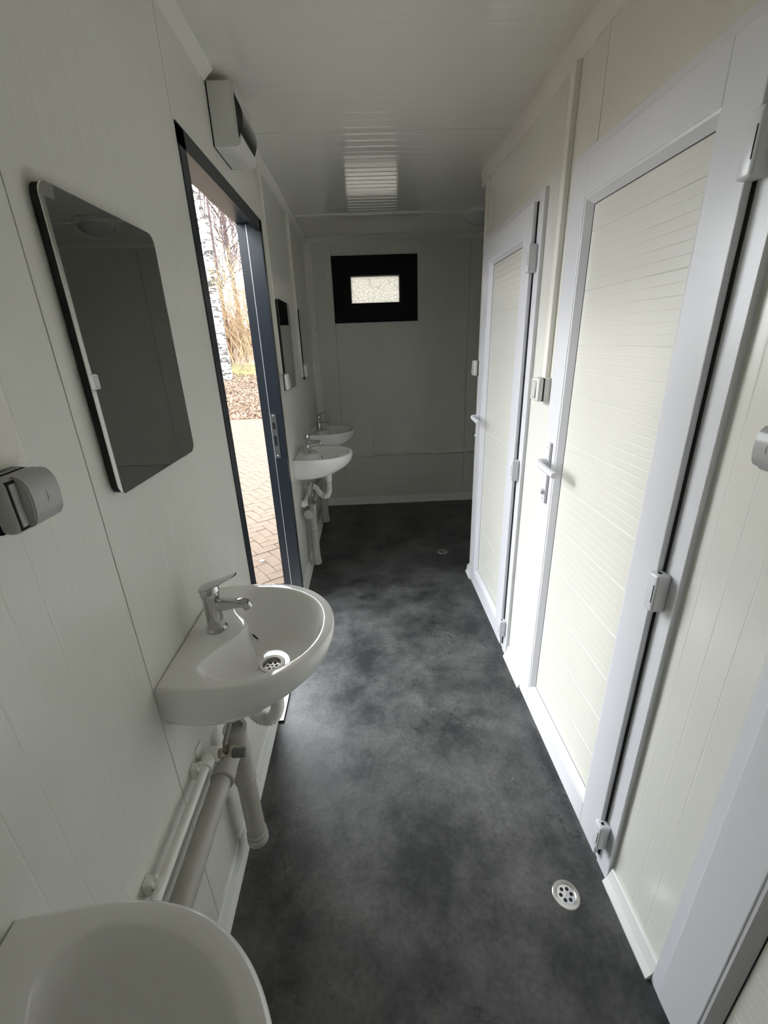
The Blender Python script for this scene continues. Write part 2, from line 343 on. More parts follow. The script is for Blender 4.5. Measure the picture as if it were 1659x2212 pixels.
# --- far window
win = empty('window_1', 'small black framed window with patterned frosted glass in the end wall', 'window', kind='structure', loc=((WX0 + WX1) / 2, YF, WZ0))
def atw(bm):  # keep world coordinates under an offset empty
    bmesh.ops.translate(bm, verts=bm.verts, vec=-Vector(win.location)); return bm
def ring_boxes(x0, x1, z0, z1, wd, y0, y1): return [(x0, x1, y0, y1, z0, z0 + wd), (x0, x1, y0, y1, z1 - wd, z1), (x0, x0 + wd, y0, y1, z0 + wd, z1 - wd), (x1 - wd, x1, y0, y1, z0 + wd, z1 - wd)]
obj('window_frame', atw(boxes(ring_boxes(WX0, WX1, WZ0, WZ1, .055, YF - .008, YF + .07))), BLACK, win)
sash = obj('sash', atw(boxes(ring_boxes(WX0 + .05, WX1 - .05, WZ0 + .05, WZ1 - .05, .1, YF - .022, YF + .045))), BLACK, win)
gx0, gx1, gz0, gz1 = WX0 + .15, WX1 - .15, WZ0 + .15, WZ1 - .15
obj('glazing_bead', atw(boxes(ring_boxes(gx0 - .002, gx1 + .002, gz0 - .002, gz1 + .002, .006, YF + .020, YF + .026))), LEDGE, win)
obj('pane', atw(B(gx0 - .01, gx1 + .01, YF + .028, YF + .036, gz0 - .01, gz1 + .01)), PANE, win)

# --- entrance door frame
ent = empty('door_1', 'anthracite entrance door frame standing open to the paved yard', 'door frame', kind='structure', loc=(0, DY0, 0))
def ate(bm): bmesh.ops.translate(bm, verts=bm.verts, vec=-Vector(ent.location)); return bm
obj('jamb', ate(boxes([(-.022, .004, DY0 - .005, DY0 + .045, .0, DZ), (-.105, -.022, DY0, DY0 + .03, 0, DZ)])), ANTH, ent)
fj = obj('jamb', ate(boxes([(-.058, .004, DY1 - .042, DY1 + .005, 0, DZ), (-.105, -.058, DY1 - .03, DY1, 0, DZ)])), ANTH, ent)
obj('seal', ate(B(-.0612, -.058, DY1 - .0425, DY1 - .030, .01, DZ - .02)), LEDGE, fj)
obj('head', ate(boxes([(-.016, .004, DY0 - .005, DY1 + .005, 1.995, DZ + .004), (-.105, -.016, DY0, DY1, 2.025, DZ)])), ANTH, ent)
sp = obj('strike_plate', ate(B(-.058, -.028, DY1 - .0437, DY1 - .042, .925, 1.165)), STEEL, fj)
for z0, z1 in ((1.085, 1.118), (.995, 1.048)):
    obj('bolt_hole', ate(B(-.052, -.037, DY1 - .0443, DY1 - .0437, z0, z1)), DARK, fj)
for z in (1.153, .937):
    bm = bmesh.new(); lathe(bm, [(.005, 0), (.003, -.002)], (-.043, DY1 - .0437, z), 'y', 10); obj('screw', ate(bm), CHROME, fj)
obj('threshold', ate(boxes([(-.11, .040, DY0 - .004, DY1 + .004, .007, .011)])), LEDGE, ent)
obj('threshold_seal', ate(B(-.11, .041, DY0 - .0045, DY1 + .0045, 0, .007)), RUBBER, ent)

# the leaf stands open outside, hinged on the jamb nearer the basins
hinge = Matrix.Translation((-.105, 0, 0)) @ Matrix.Rotation(R(-25), 4, 'Z') @ Matrix.Translation((.105, 0, 0))  # leaf out of view; angle set to keep sky light off the far end
def swing(bm): bmesh.ops.translate(bm, verts=bm.verts, vec=-Vector(ent.location)); bmesh.ops.transform(bm, verts=bm.verts, matrix=hinge); return bm
lfo = obj('leaf', swing(B(-.105 - .93, -.105, DY0 - .040, DY0, .015, DZ - .01, bev=.003)), ANTH, ent)
obj('leaf_handle', swing(tube(bmesh.new(), spline([(-.98, DY0, 1.05), (-.98, DY0 + .043, 1.05), (-.96, DY0 + .050, 1.05), (-.86, DY0 + .048, 1.05)], 5), .009, 10)), STEEL, lfo, smooth=40)
# ================================================================== CABIN DOORS
def cabin_door(n, label, y0, y1, with_handle=True):
    d = empty(n, label, 'door', kind='structure', loc=(XR, y0, 0)); W = y1 - y0
    def L(bm): bmesh.ops.translate(bm, verts=bm.verts, vec=(-XR, 0, 0)); return bm
    fw, fx0, fx1 = .055, 1.098, XR + .045
    fr = obj('frame', L(boxes([(fx0, fx1, 0, fw, 0, DH), (fx0, fx1, W - fw, W, 0, DH), (fx0, fx1, fw, W - fw, DH - fw, DH), (fx0 + .004, fx1, fw, W - fw, 0, .05)], bev=.0012)), UPVC, d)
    lx0, lx1 = 1.080, 1.094; a, b, z0, z1 = .050, W - .040, .040, DH - .032; st = .092
    obj('leaf_gasket', L(boxes([(lx1, fx0 + .002, a - .0035, a + .006, z0, z1), (lx1, fx0 + .002, b - .011, b - .006, z0, z1), (lx1, fx0 + .002, a + .011, b - .011, z1 - .011, z1 - .006)])), RUBBER, d)
    lf = obj('leaf', L(boxes([(lx0, lx1, a, a + st, z0, z1), (lx0, lx1, b - st, b, z0, z1), (lx0, lx1, a + st, b - st, z1 - st, z1), (lx0, lx1, a + st, b - st, z0, z0 + st)], bev=.0022)), UPVC, d)
    # sloped glazing beads
    ga, gb, g0, g1 = a + st, b - st, z0 + st, z1 - st; bw = .022; gx = 1.101
    bm = bmesh.new()
    prism(bm, [(lx0 + .002, ga), (lx0 + .003, ga + .006), (gx, ga + bw), (gx, ga)], 'z', g0, g1)
    prism(bm, [(lx0 + .002, gb), (lx0 + .003, gb - .006), (gx, gb - bw), (gx, gb)], 'z', g0, g1)
    prism(bm, [(lx0 + .002, g1), (lx0 + .003, g1 - .006), (gx, g1 - bw), (gx, g1)], 'y', ga, gb)
    prism(bm, [(lx0 + .002, g0), (lx0 + .003, g0 + .006), (gx, g0 + bw), (gx, g0)], 'y', ga, gb)
    obj('glazing_bead', L(bm), UPVC, lf)
    bm = bmesh.new()
    for q in ((gx - .0008, gx, ga + bw - .001, ga + bw + .0016, g0 + bw, g1 - bw), (gx - .0008, gx, gb - bw - .0016, gb - bw + .001, g0 + bw, g1 - bw), (gx - .0008, gx, ga + bw, gb - bw, g1 - bw - .0016, g1 - bw + .001), (gx - .0008, gx, ga + bw, gb - bw, g0 + bw - .001, g0 + bw + .0016)): box(bm, *q)
    obj('bead_seal', L(bm), RUBBER, lf)
    obj('infill_panel', L(ribbed(bmesh.new(), (gx, 0, 0), (0, 0, 1), (0, 1, 0), (-1, 0, 0), [(g0, g1, ga, gb)], .0245, .00045, .0035, .02, 0.0, 6)), INFILL, d)
    for z in (.145, .965, 1.765):
        bm = bmesh.new(); box(bm, 1.066, 1.0985, a - .026, a + .006, z - .046, z + .046, bev=.006, seg=3)
        h = obj('hinge', L(bm), UPVC, d, smooth=35)
        obj('hinge_slot', L(B(1.0655, 1.0662, a - .0205, a - .0185, z - .022, z + .022)), DARK, h)
        obj('hinge_pin', L(lathe(bmesh.new(), [(.0045, 0), (.0045, .0006)], (1.08, a - .010, z + .046), 'z', 10)), DARK, h)
    hy = b - .050
    bm = bmesh.new(); box(bm, 1.070, lx0 + .001, hy - .016, hy + .016, .945, 1.163, bev=.004, seg=3)
    pl = obj('handle', L(bm), UPVC, d, smooth=35)
    bm = bmesh.new()
    tube(bm, spline([(1.072, hy, 1.096), (1.054, hy, 1.096), (1.044, hy - .004, 1.096), (1.0385, hy - .022, 1.0945), (1.0385, hy - .060, 1.091), (1.042, hy - .100, 1.087), (1.045, hy - .132, 1.084)], 6), .0118, 12, .9)
    obj('lever', L(bm), UPVC, pl, smooth=40)
    obj('lock_knob', L(lathe(bmesh.new(), [(.011, 0), (.011, .006), (.008, .011)], (1.070, hy, .988), '-x', 16)), UPVC, pl, smooth=40)
    bm = bmesh.new()
    for z in (1.145, .960): lathe(bm, [(.0035, 0), (.0035, .0006)], (1.070, hy, z), '-x', 10)
    obj('screw', L(bm), GREYPL, pl)
    return d
cabin_door('door_2', 'white cabin door closest to the end wall, ivory ribbed infill', *DOORS[0])
cabin_door('door_3', 'white cabin door facing the entrance, ivory ribbed infill', *DOORS[1])
cabin_door('door_4', 'white cabin door next to the grey flap socket, farthest from the end wall', *DOORS[2])

# ================================================================== WASH BASINS
BZ = .860; BHW = .208; BD = .352
def outline(th, c=(.185, 0.0)):
    """distance from the drain point (x=.185,y=0) to the rim in direction th (0 = away from wall)"""
    dx, dy = math.cos(th), math.sin(th); lo, hi = 0.0, .5
    def inside(r):
        x, y = c[0] + dx * r, c[1] + dy * r
        if x < 0: return False
        if x < .135: return abs(y) < BHW - .012 * (1 - x / .135) ** 2
        e = ((x - .135) / (BD - .135)); return abs(e) ** 2.05 + abs(y / BHW) ** 2.15 < 1
    for _ in range(30):
        m = (lo + hi) / 2
        if inside(m): lo = m
        else: hi = m
    return lo
def bowl_edge(th, ro, c=(.185, 0.0)):
    dx, dy = math.cos(th), math.sin(th); lo, hi = 0.0, ro - .030
    def inside(r):
        x, y = c[0] + dx * r, c[1] + dy * r
        bk = .060 + .078 * math.exp(-(y / .085) ** 2) + .06 * max(0, abs(y) - .14) / .05
        return x > bk
    if inside(hi): return hi
    for _ in range(30):
        m = (lo + hi) / 2
        if inside(m): lo = m
        else: hi = m
    return lo
def basin_mesh():
    NT = 120; c = Vector((.185, 0, 0)); ths = [2 * math.pi * i / NT for i in range(NT)]
    # add exact corner directions
    ths += [math.atan2(s * (BHW - .012), -.185) % (2 * math.pi) for s in (1, -1)]; ths = sorted(ths); NT = len(ths)
    ro = [outline(t) for t in ths]; ri = [bowl_edge(t, r) for t, r in zip(ths, ro)]
    # smooth inner edge
    for _ in range(3): ri = [(ri[i - 1] + 2 * ri[i] + ri[(i + 1) % NT]) / 4 for i in range(NT)]
    D = .118; rings = []
    for k in range(0, 15):
        t = k / 14; ring = []
        for th, r in zip(ths, ri):
            rr = .029 + (r - .029) * t
            z = -D + D * (.02 * t + .98 * t ** 3.1)
            if k == 14: z = -.0035
            ring.append(c + Vector((math.cos(th) * rr, math.sin(th) * rr, z)))
        rings.append(ring)
    for dr, z in ((.003, -.001), (.008, .0)):
        rings.append([c + Vector((math.cos(t) * min(r + dr, o), math.sin(t) * min(r + dr, o), z)) for t, r, o in zip(ths, ri, ro)])
    for q, z in ((.5, -.0008), (.85, .0)):
        rings.append([c + Vector((math.cos(t) * (r + .008 + (o - .010 - r) * q), math.sin(t) * (r + .008 + (o - .010 - r) * q), z)) for t, r, o in zip(ths, ri, ro)])
    for dr, z in ((-.004, -.0008), (0, -.006), (.0, -.020)):
        rings.append([c + Vector((math.cos(t) * (o + dr), math.sin(t) * (o + dr), z)) for t, o in zip(ths, ro)])
    for z, gx, gy in ((-.040, .985, .995), (-.062, .945, .985), (-.084, .87, .97), (-.104, .77, .94), (-.120, .66, .88), (-.130, .57, .78), (-.135, .50, .66)):
        rings.append([Vector(((c.x + math.cos(t) * o) * gx, math.sin(t) * o * gy, z)) for t, o in zip(ths, ro)])
    for r in rings:
        for p in r: p.x = max(p.x, .001)
    bm = bmesh.new(); loft(bm, rings, True, False, True)
    bmesh.ops.remove_doubles(bm, verts=bm.verts, dist=.0002)
    return bm
def holes_plate(R0, holes, t, z):
    """disc with round holes, thickness t, top at z"""
    bm = bmesh.new(); edges = []
    def circ(cx, cy, r, n):
        vs_ = [bm.verts.new((cx + r * math.cos(2 * math.pi * i / n), cy + r * math.sin(2 * math.pi * i / n), z)) for i in range(n)]
        return [bm.edges.new((vs_[i], vs_[(i + 1) % n])) for i in range(n)]
    edges += circ(0, 0, R0, 28)
    for h in holes: edges += circ(*h, 12)
    bmesh.ops.triangle_fill(bm, edges=edges, use_beauty=True, normal=(0, 0, 1))
    # drop any triangles that landed inside holes
    bad = [f for f in bm.faces if any((f.calc_center_median().xy - Vector((h[0], h[1]))).length < h[2] * .9 for h in holes)]
    bmesh.ops.delete(bm, geom=bad, context='FACES_ONLY')
    r = bmesh.ops.extrude_face_region(bm, geom=bm.faces[:])
    bmesh.ops.translate(bm, verts=[v for v in r['geom'] if isinstance(v, bmesh.types.BMVert)], vec=(0, 0, -t))
    bmesh.ops.recalc_face_normals(bm, faces=bm.faces); return bm
HOL = [(0, 0, .0032)] + [(.0115 * math.cos(R(60 * k)), .0115 * math.sin(R(60 * k)), .0042) for k in range(6)]
def drain_parts(parent, c, r_out, name='drain', sc=1.0):
    bm = bmesh.new()
    lathe(bm, [(r_out * .64, -.010), (r_out * .64, .0), (r_out * .70, .0026), (r_out * .96, .0020), (r_out, .0)], c, 'z', 32, False, False)
    dr = obj(name, bm, STEEL, parent, smooth=50)
    bm = holes_plate(r_out * .66, [(h[0] * sc, h[1] * sc, h[2] * sc) for h in HOL], .0015, 0); bmesh.ops.translate(bm, verts=bm.verts, vec=Vector(c) + Vector((0, 0, -.006)))
    obj('strainer', bm, STEEL, dr)
    bm = bmesh.new(); lathe(bm, [(r_out * .64, -.02), (r_out * .64, -.018)], c, 'z', 20); obj('drain_pit', bm, DARK, dr)
    return dr
def make_tap(parent, base):
    """single-lever basin mixer; base = centre of foot on the deck, spout toward +x"""
    x, y, z = base; bm = bmesh.new()
    lathe(bm, [(.0255, 0), (.0255, .004), (.0225, .007), (.0205, .009), (.0192, .05), (.0190, .088), (.0215, .091), (.0222, .106), (.0216, .114), (.0180, .120)], (x, y, z), 'z', 28)
    tp = obj('tap', bm, CHROME, parent, smooth=40)
    bm = bmesh.new(); P = []
    for t, hw, hh, zz in ((0, .0150, .0165, .068), (.030, .0140, .0135, .069), (.058, .0130, .0100, .0695), (.080, .0125, .0085, .0695), (.086, .0120, .0070, .0680)):
        P.append([Vector((x + t, y + hw * math.copysign(abs(math.cos(a)) ** .6, math.cos(a)), z + zz + hh * math.copysign(abs(math.sin(a)) ** .7, math.sin(a)))) for a in [2 * math.pi * k / 16 for k in range(16)]])
    loft(bm, P); obj('spout', bm, CHROME, tp, smooth=40)
    bm = bmesh.new(); lathe(bm, [(.0115, 0), (.0115, .013), (.0085, .014)], (0, 0, 0), '-z', 18)
    bmesh.ops.rotate(bm, verts=bm.verts, matrix=Matrix.Rotation(R(-28), 3, 'Y')); bmesh.ops.translate(bm, verts=bm.verts, vec=(x + .079, y, z + .0675))
    obj('aerator', bm, CHROME, tp, smooth=40)
    bm = bmesh.new(); P = []
    for t, hw, th_, zz in ((-.024, .008, .002, .110), (-.020, .0165, .006, .114), (.0, .0205, .008, .1195), (.018, .0185, .006, .126), (.036, .0150, .0042, .1335), (.052, .0125, .0034, .141), (.064, .0115, .0030, .1465), (.068, .008, .0024, .148)):
        P.append([Vector((x + t, y + hw * math.cos(a), z + zz + th_ * math.sin(a))) for a in [2 * math.pi * k / 16 for k in range(16)]])
    loft(bm, P); obj('lever', bm, CHROME, tp, smooth=50)
    return tp
def corrugated(pts, r0=.0165, amp=.0022, pitch=.0068):
    P = spline(pts, 40); out = [P[0]]
    # resample evenly
    acc = 0; step = pitch / 4; res = [P[0]]; 
    for a, b in zip(P, P[1:]):
        L_ = (b - a).length
        while acc + L_ >= step:
            t = (step - acc) / L_; a = a + (b - a) * t; res.append(a.copy()); L_ = (b - a).length; acc = 0
        acc += L_
    rr = [r0 + amp * math.sin(i / 4 * 2 * math.pi) for i in range(len(res))]
    return tube(bmesh.new(), res, rr, 14)
BASIN_MESHES = {}
def wash_basin(label, yc):
    s = empty('wash_basin', label, 'sink', 'white wash basins along the entrance wall', loc=(0, yc, BZ))
    if not BASIN_MESHES:
        b = obj('basin', basin_mesh(), CERAM, s, smooth=50)
        drain_parts(b, (.185, 0, -.1175), .033)
        bm = bmesh.new(); lathe(bm, [(.0085, 0), (.0105, .0), (.0110, .003), (.0085, .004)], (0, 0, 0), 'x', 18, False, False)
        for v in bm.verts: v.co.y *= .55; v.co.z *= 1.25
        bmesh.ops.rotate(bm, verts=bm.verts, matrix=Matrix.Rotation(R(-38), 3, 'Y')); bmesh.ops.translate(bm, verts=bm.verts, vec=(.1515, 0, -.034))
        ov = obj('overflow_ring', bm, CHROME, b, smooth=50)
        bm = bmesh.new(); lathe(bm, [(.0090, 0.0015), (.0090, .002)], (0, 0, 0), 'x', 18)
        for v in bm.verts: v.co.y *= .55; v.co.z *= 1.25
        bmesh.ops.rotate(bm, verts=bm.verts, matrix=Matrix.Rotation(R(-38), 3, 'Y')); bmesh.ops.translate(bm, verts=bm.verts, vec=(.1515, 0, -.034))
        obj('overflow_hole', bm, DARK, b)
        make_tap(s, (.066, 0, -.001))
        # drain tail and flexible trap into the waste socket at x=.058
        bm = bmesh.new(); lathe(bm, [(.030, -.134), (.030, -.142), (.024, -.150), (.021, -.160), (.021, -.188)], (.185, 0, 0), 'z', 20)
        obj('tail_nut', bm, HOSEW, s, smooth=40)
        h = corrugated([(.185, 0, -.180), (.184, -.001, -.225), (.182, -.004, -.262), (.166, -.006, -.292), (.138, -.006, -.292), (.116, -.005, -.262), (.096, -.003, -.232), (.072, 0, -.226), (.059, .0, -.250), (.058, .0, -.295)])
        obj('trap_hose', h, HOSEW, s, smooth=60)
        bm = bmesh.new()
        tube(bm, spline([(.075, -.010, -.118), (.082, -.020, -.165), (.080, -.060, -.225), (.072, -.094, -.260), (.070, -.098, -.276)], 6), .0058, 8)
        obj('supply_hose', bm, BRAID, s, smooth=60)
        bm = bmesh.new(); lathe(bm, [(.0075, -.288), (.0075, -.268), (.0060, -.264)], (.070, -.098, 0), 'z', 6); obj('hose_nut', bm, BRASS, s)
        BASIN_MESHES['src'] = s
    else:
        for ch in BASIN_MESHES['src'].children: copy_tree(ch, s)
    return s
SINKS = [.134, .900, 2.715, 3.480]
wash_basin('white wash basin beside the entrance door, under the large dark mirror', SINKS[1])
wash_basin('white wash basin farthest from the end wall, beside the grey flap socket wall', SINKS[0])
wash_basin('white wash basin just past the entrance door, corrugated trap in view', SINKS[2])
wash_basin('white wash basin closest to the end wall conduit', SINKS[3])

# ================================================================== PIPES
def waste_run(label, ya, yb, stacks, far_ext=None):
    """grey horizontal waste pipe with vertical stub stacks"""
    g = empty('waste_pipe', label, 'pipe', 'grey waste pipes below the basins', loc=(.046, ya, .478))
    def L(bm): bmesh.ops.translate(bm, verts=bm.verts, vec=-Vector(g.location)); return bm
    segs = sorted(stacks); prev = ya
    for s_ in segs:
        if s_ - .05 > prev:
            obj('pipe', L(lathe(bmesh.new(), [(.0245, 0), (.0245, s_ - .10 - prev)], (.046, prev, .478), 'y', 24)), PPGREY, g, smooth=40)
        prev = s_ + .045
    if yb > prev: obj('pipe', L(lathe(bmesh.new(), [(.0245, 0), (.0245, yb - prev)], (.046, prev, .478), 'y', 24)), PPGREY, g, smooth=40)
    for s_ in segs:
        bm = bmesh.new()   # tee body with beaded sockets
        lathe(bm, [(.0255, 0), (.0300, .002), (.0310, .006), (.0290, .010), (.0290, .030), (.0270, .034), (.0270, .112)], (.048, s_ - .114, .478), 'y', 24)
        tee = obj('tee', L(bm), PPGREY, g, smooth=35)
        bm = bmesh.new()
        lathe(bm, [(.0250, .095), (.0300, .097), (.0305, .108), (.0270, .112), (.0265, .330), (.0300, .334), (.0312, .340), (.0300, .346), (.0268, .350), (.0268, .440),
                   (.0300, .446), (.0318, .452), (.0300, .458), (.0285, .462), (.0285, .520), (.0318, .524), (.0325, .532), (.0310, .537), (.0215, .5375), (.0215, .52)], (.058, s_, 0.0), 'z', 28)
        obj('stack', L(bm), PPGREY, g, smooth=35)
        bm = bmesh.new(); lathe(bm, [(.0290, .070), (.0318, .072), (.0318, .088), (.0300, .092), (.0270, .096)], (.058, s_, 0), 'z', 28)
        obj('end_cap', L(bm), PPGREY, g, smooth=35)
    return g
def supply_run(label, ya, yb, ends, clips):
    p = empty('water_pipe', label, 'pipe', 'white water pipes below the basins', loc=(.028, ya, .556))
    def L(bm): bmesh.ops.translate(bm, verts=bm.verts, vec=-Vector(p.location)); return bm
    obj('pipe', L(lathe(bmesh.new(), [(.0105, 0), (.0105, yb - ya)], (.028, ya, .556), 'y', 18)), PPWHITE, p, smooth=40)
    for c in clips:
        bm = bmesh.new()
        box(bm, .0, .016, c - .010, c + .010, .542, .576, bev=.002); box(bm, .012, .030, c - .010, c + .010, .566, .5695, bev=.001); box(bm, .012, .032, c - .010, c + .010, .5415, .545, bev=.001)
        box(bm, .0155, .0215, c - .0105, c - .004, .569, .578, bev=.001); box(bm, .0155, .0215, c + .004, c + .0105, .569, .578, bev=.001)
        obj('pipe_clip', L(bm), PPWHITE, p, smooth=35)
    for e in ends:
        bm = bmesh.new()
        lathe(bm, [(.0150, -.040), (.0165, -.036), (.0165, -.010), (.0150, -.004), (.0150, .012)], (.028, e, .556), 'y', 20)
        box(bm, 0, .004, e - .016, e + .016, .536, .586, bev=.0015)
        lathe(bm, [(.0100, 0), (.0165, .012), (.0185, .018), (.0185, .044), (.0165, .046)], (.004, e, .556), 'x', 20)
        el = obj('wall_elbow', L(bm), PPWHITE, p, smooth=35)
        bm = bmesh.new(); lathe(bm, [(.0115, 0), (.0125, .002), (.0125, .010), (.0095, .012), (.0095, .034)], (.050, e, .556), 'x', 6)
        lathe(bm, [(.0080, 0), (.0080, .016)], (.070, e, .556), 'z', 12)
        v = obj('angle_valve', L(bm), BRASS, p, smooth=30)
        bm = bmesh.new(); lathe(bm, [(.0105, 0), (.0125, .002), (.0120, .030), (.0105, .032)], (.083, e, .556), 'x', 8)
        obj('valve_knob', L(bm), HANDLEG, v, smooth=20)
    return p
waste_run('grey waste pipe stack under the basin beside the entrance door', -.40, .86, [SINKS[1]])
waste_run('grey waste pipe stacks under the basins past the entrance door', 2.70, 3.52, [SINKS[2], SINKS[3]])
supply_run('white water pipe clipped to the wall before the entrance door', -.40, .800, [SINKS[1] - .098], [.520, .755])
supply_run('white water pipe past the entrance door', 2.610, 3.45, [SINKS[2] - .098, SINKS[3] - .098], [2.90, 3.2])

# ================================================================== MIRRORS
def round_rect(y0, y1, z0, z1, r, n=6):
    P = []
    for cy, cz, a0 in ((y1 - r, z1 - r, 0), (y0 + r, z1 - r, 90), (y0 + r, z0 + r, 180), (y1 - r, z0 + r, 270)):
        for k in range(n + 1):
            a = R(a0 + 90 * k / n); P.append((cy + r * math.cos(a), cz + r * math.sin(a)))
    return P
def wall_mirror(label, y0, y1):
    z0, z1 = 1.260, 1.730; yc = (y0 + y1) / 2; hw = (y1 - y0) / 2
    o = empty('wall_mirror', label, 'mirror', 'frameless mirrors above the basins', loc=(0, yc, z0)); hh = z1 - z0
    bev = .0010; drop = .0006; xf = .016
    bm = bmesh.new()
    rings = [[Vector((x, p[0], p[1])) for p in round_rect(-hw + i, hw - i, i, hh - i, max(.022 - i, .012))] for x, i in ((xf - drop - .0012, .0), (xf - drop, .0), (xf, bev))]
    loft(bm, rings); bmesh.ops.recalc_face_normals(bm, faces=bm.faces)
    obj('glass', bm, MIRROR, o)
    bm = bmesh.new(); prism_pts = round_rect(-hw + .002, hw - .002, .002, hh - .002, .020)
    loft(bm, [[Vector((x, p[0], p[1])) for p in prism_pts] for x in (.002, xf - drop - .0012)]); bmesh.ops.recalc_face_normals(bm, faces=bm.faces)
    obj('backing', bm, MIRBACK, o)
    return o
wall_mirror('large frameless mirror between the grey socket and the entrance door, reflecting the round lamp', .743, 1.101)
wall_mirror('frameless mirror just past the entrance door, reflecting the black window', 2.52, 2.89)
wall_mirror('frameless mirror closest to the corner of the end wall', 3.305, 3.675)

# ================================================================== CABLE DUCTS AND SWITCHES
def duct(label, xw, s, y0, y1, z0, z1, d=.017):
    o = obj('cable_duct', boxes([(min(xw, xw + s * d), max(xw, xw + s * d), y0, y1, z0, z1)], bev=.0015), DUCT)
    return tag(o, label, 'cable duct', 'cable ducts dropping to the switches')
duct('ivory cable duct above the grey socket beside the large mirror', 0, 1, .515, .560, 1.372, H - CHT, .020)
duct('ivory cable duct beside the entrance door above a white switch', 0, 1, 2.412, 2.440, 1.358, H - CHT)
duct('ivory cable duct between the two mirrors past the entrance', 0, 1, 3.205, 3.232, 1.368, H - CHT)
duct('ivory cable duct between the two cabin doors with handles', XR, -1, 1.580, 1.612, 1.360, H - .07)
duct('ivory cable duct at the free end of the partition', XR, -1, 2.548, 2.576, 1.385, H - .07, .012)

def wall_box(label, kind, xw, s, yc, zc, w_=.074, h_=.082, d=.045):
    """surface switch (kind 'switch') or flap socket (kind 'socket'); s = outward x direction"""
    m = SWITCH if kind == 'switch' else GREYPL
    o = empty('light_switch' if kind == 'switch' else 'flap_socket', label, 'switch' if kind == 'switch' else 'socket', loc=(xw, yc, zc))
    def bx(d0, d1, y0, y1, z0, z1, bev, seg=3): return B(min(s * d0, s * d1), max(s * d0, s * d1), y0, y1, z0, z1, bev=bev, seg=seg)
    obj('base', bx(.0, d * .52, -w_ / 2, w_ / 2, -h_ / 2, h_ / 2, .004), m, o, smooth=35)
    obj('joint', bx(d * .50, d * .56, -w_ / 2 + .0012, w_ / 2 - .0012, -h_ / 2 + .0012, h_ / 2 - .0012, .003), DARK, o)
    obj('cover', bx(d * .54, d, -w_ / 2, w_ / 2, -h_ / 2, h_ / 2, .009, 4), m, o, smooth=40)
    if kind == 'switch':
        bm = bmesh.new()   # tilted rocker
        a, b2 = w_ * .26, h_ * .36
        P = [(s * (d - .002), -a, -b2), (s * (d - .002), a, -b2), (s * (d - .002), a, b2), (s * (d - .002), -a, b2)]
        Q = [(s * (d + .006), -a + .002, -b2 + .003), (s * (d + .006), a - .002, -b2 + .003), (s * (d + .0015), a - .002, b2 - .003), (s * (d + .0015), -a + .002, b2 - .003)]
        loft(bm, [[Vector(p) for p in P], [Vector(p) for p in Q]]); bmesh.ops.recalc_face_normals(bm, faces=bm.faces)
        obj('rocker', bm, mat('rocker_grey', (.58, .585, .57), .35), o)
        obj('rocker_gap', bx(d - .0015, d + .0004, -a - .0012, a + .0012, -b2 - .0012, b2 + .0012, .0), GREYPL, o)
    else:
        bm = bmesh.new()   # hinged flap bulging outward, arched finger grip
        zz = [-.030, -.023, -.009, .007, .020, .029, .033]; dd = [.004, .0105, .0135, .0140, .0125, .0075, .002]; hwd = w_ * .40
        prof = [(s * (d + q), z_) for q, z_ in zip(dd, zz)] + [(s * (d - .006), .033), (s * (d - .006), -.030)]
        prism(bm, prof, 'y', -hwd * .62, hwd + .004)
        bmesh.ops.bevel(bm, geom=bm.edges[:], offset=.0018, segments=2, affect='EDGES')
        fp = obj('flap', bm, mat('flap_grey', (.47, .475, .475), .3), o, smooth=40)
        bm = bmesh.new(); tube(bm, [(s * (d + .014 - .010 * abs(q) ** 2), -.002 + .010 * (1 - q * q), .002 + .024 * q) for q in [k / 6 - 1 for k in range(13)]], .0009, 6)
        obj('flap_emblem', bm, GREYPL, fp, smooth=60)
        bm = bmesh.new(); box(bm, min(s * (d - .003), s * (d + .0006)), max(s * (d - .003), s * (d + .0006)), -hwd - .001, -hwd * .60, -.029, .030, bev=.0)
        obj('grip_recess', bm, DARK, o)
        obj('grip_pad', bx(d - .004, d + .002, -hwd + .001, -hwd * .62, -.026, .027, .0018), mat('flap_grey', (.47, .475, .475), .3), o, smooth=40)
    return o
wall_box('grey flap socket below the cable duct beside the large mirror', 'socket', 0, 1, .512, 1.336, .072, .068, .048)
wall_box('grey flap socket on the partition next to the cabin door facing the entrance', 'socket', XR, -1, .605, 1.330, .070, .074, .045)
wall_box('white rocker switch between the two cabin doors with handles', 'switch', XR, -1, 1.600, 1.322)
wall_box('white rocker switch at the free end of the partition', 'switch', XR, -1, 2.556, 1.345)
wall_box('white rocker switch beside the mirror just past the entrance', 'switch', 0, 1, 2.430, 1.317)
wall_box('white rocker switch beside the mirror closest to the corner', 'switch', 0, 1, 3.225, 1.330)

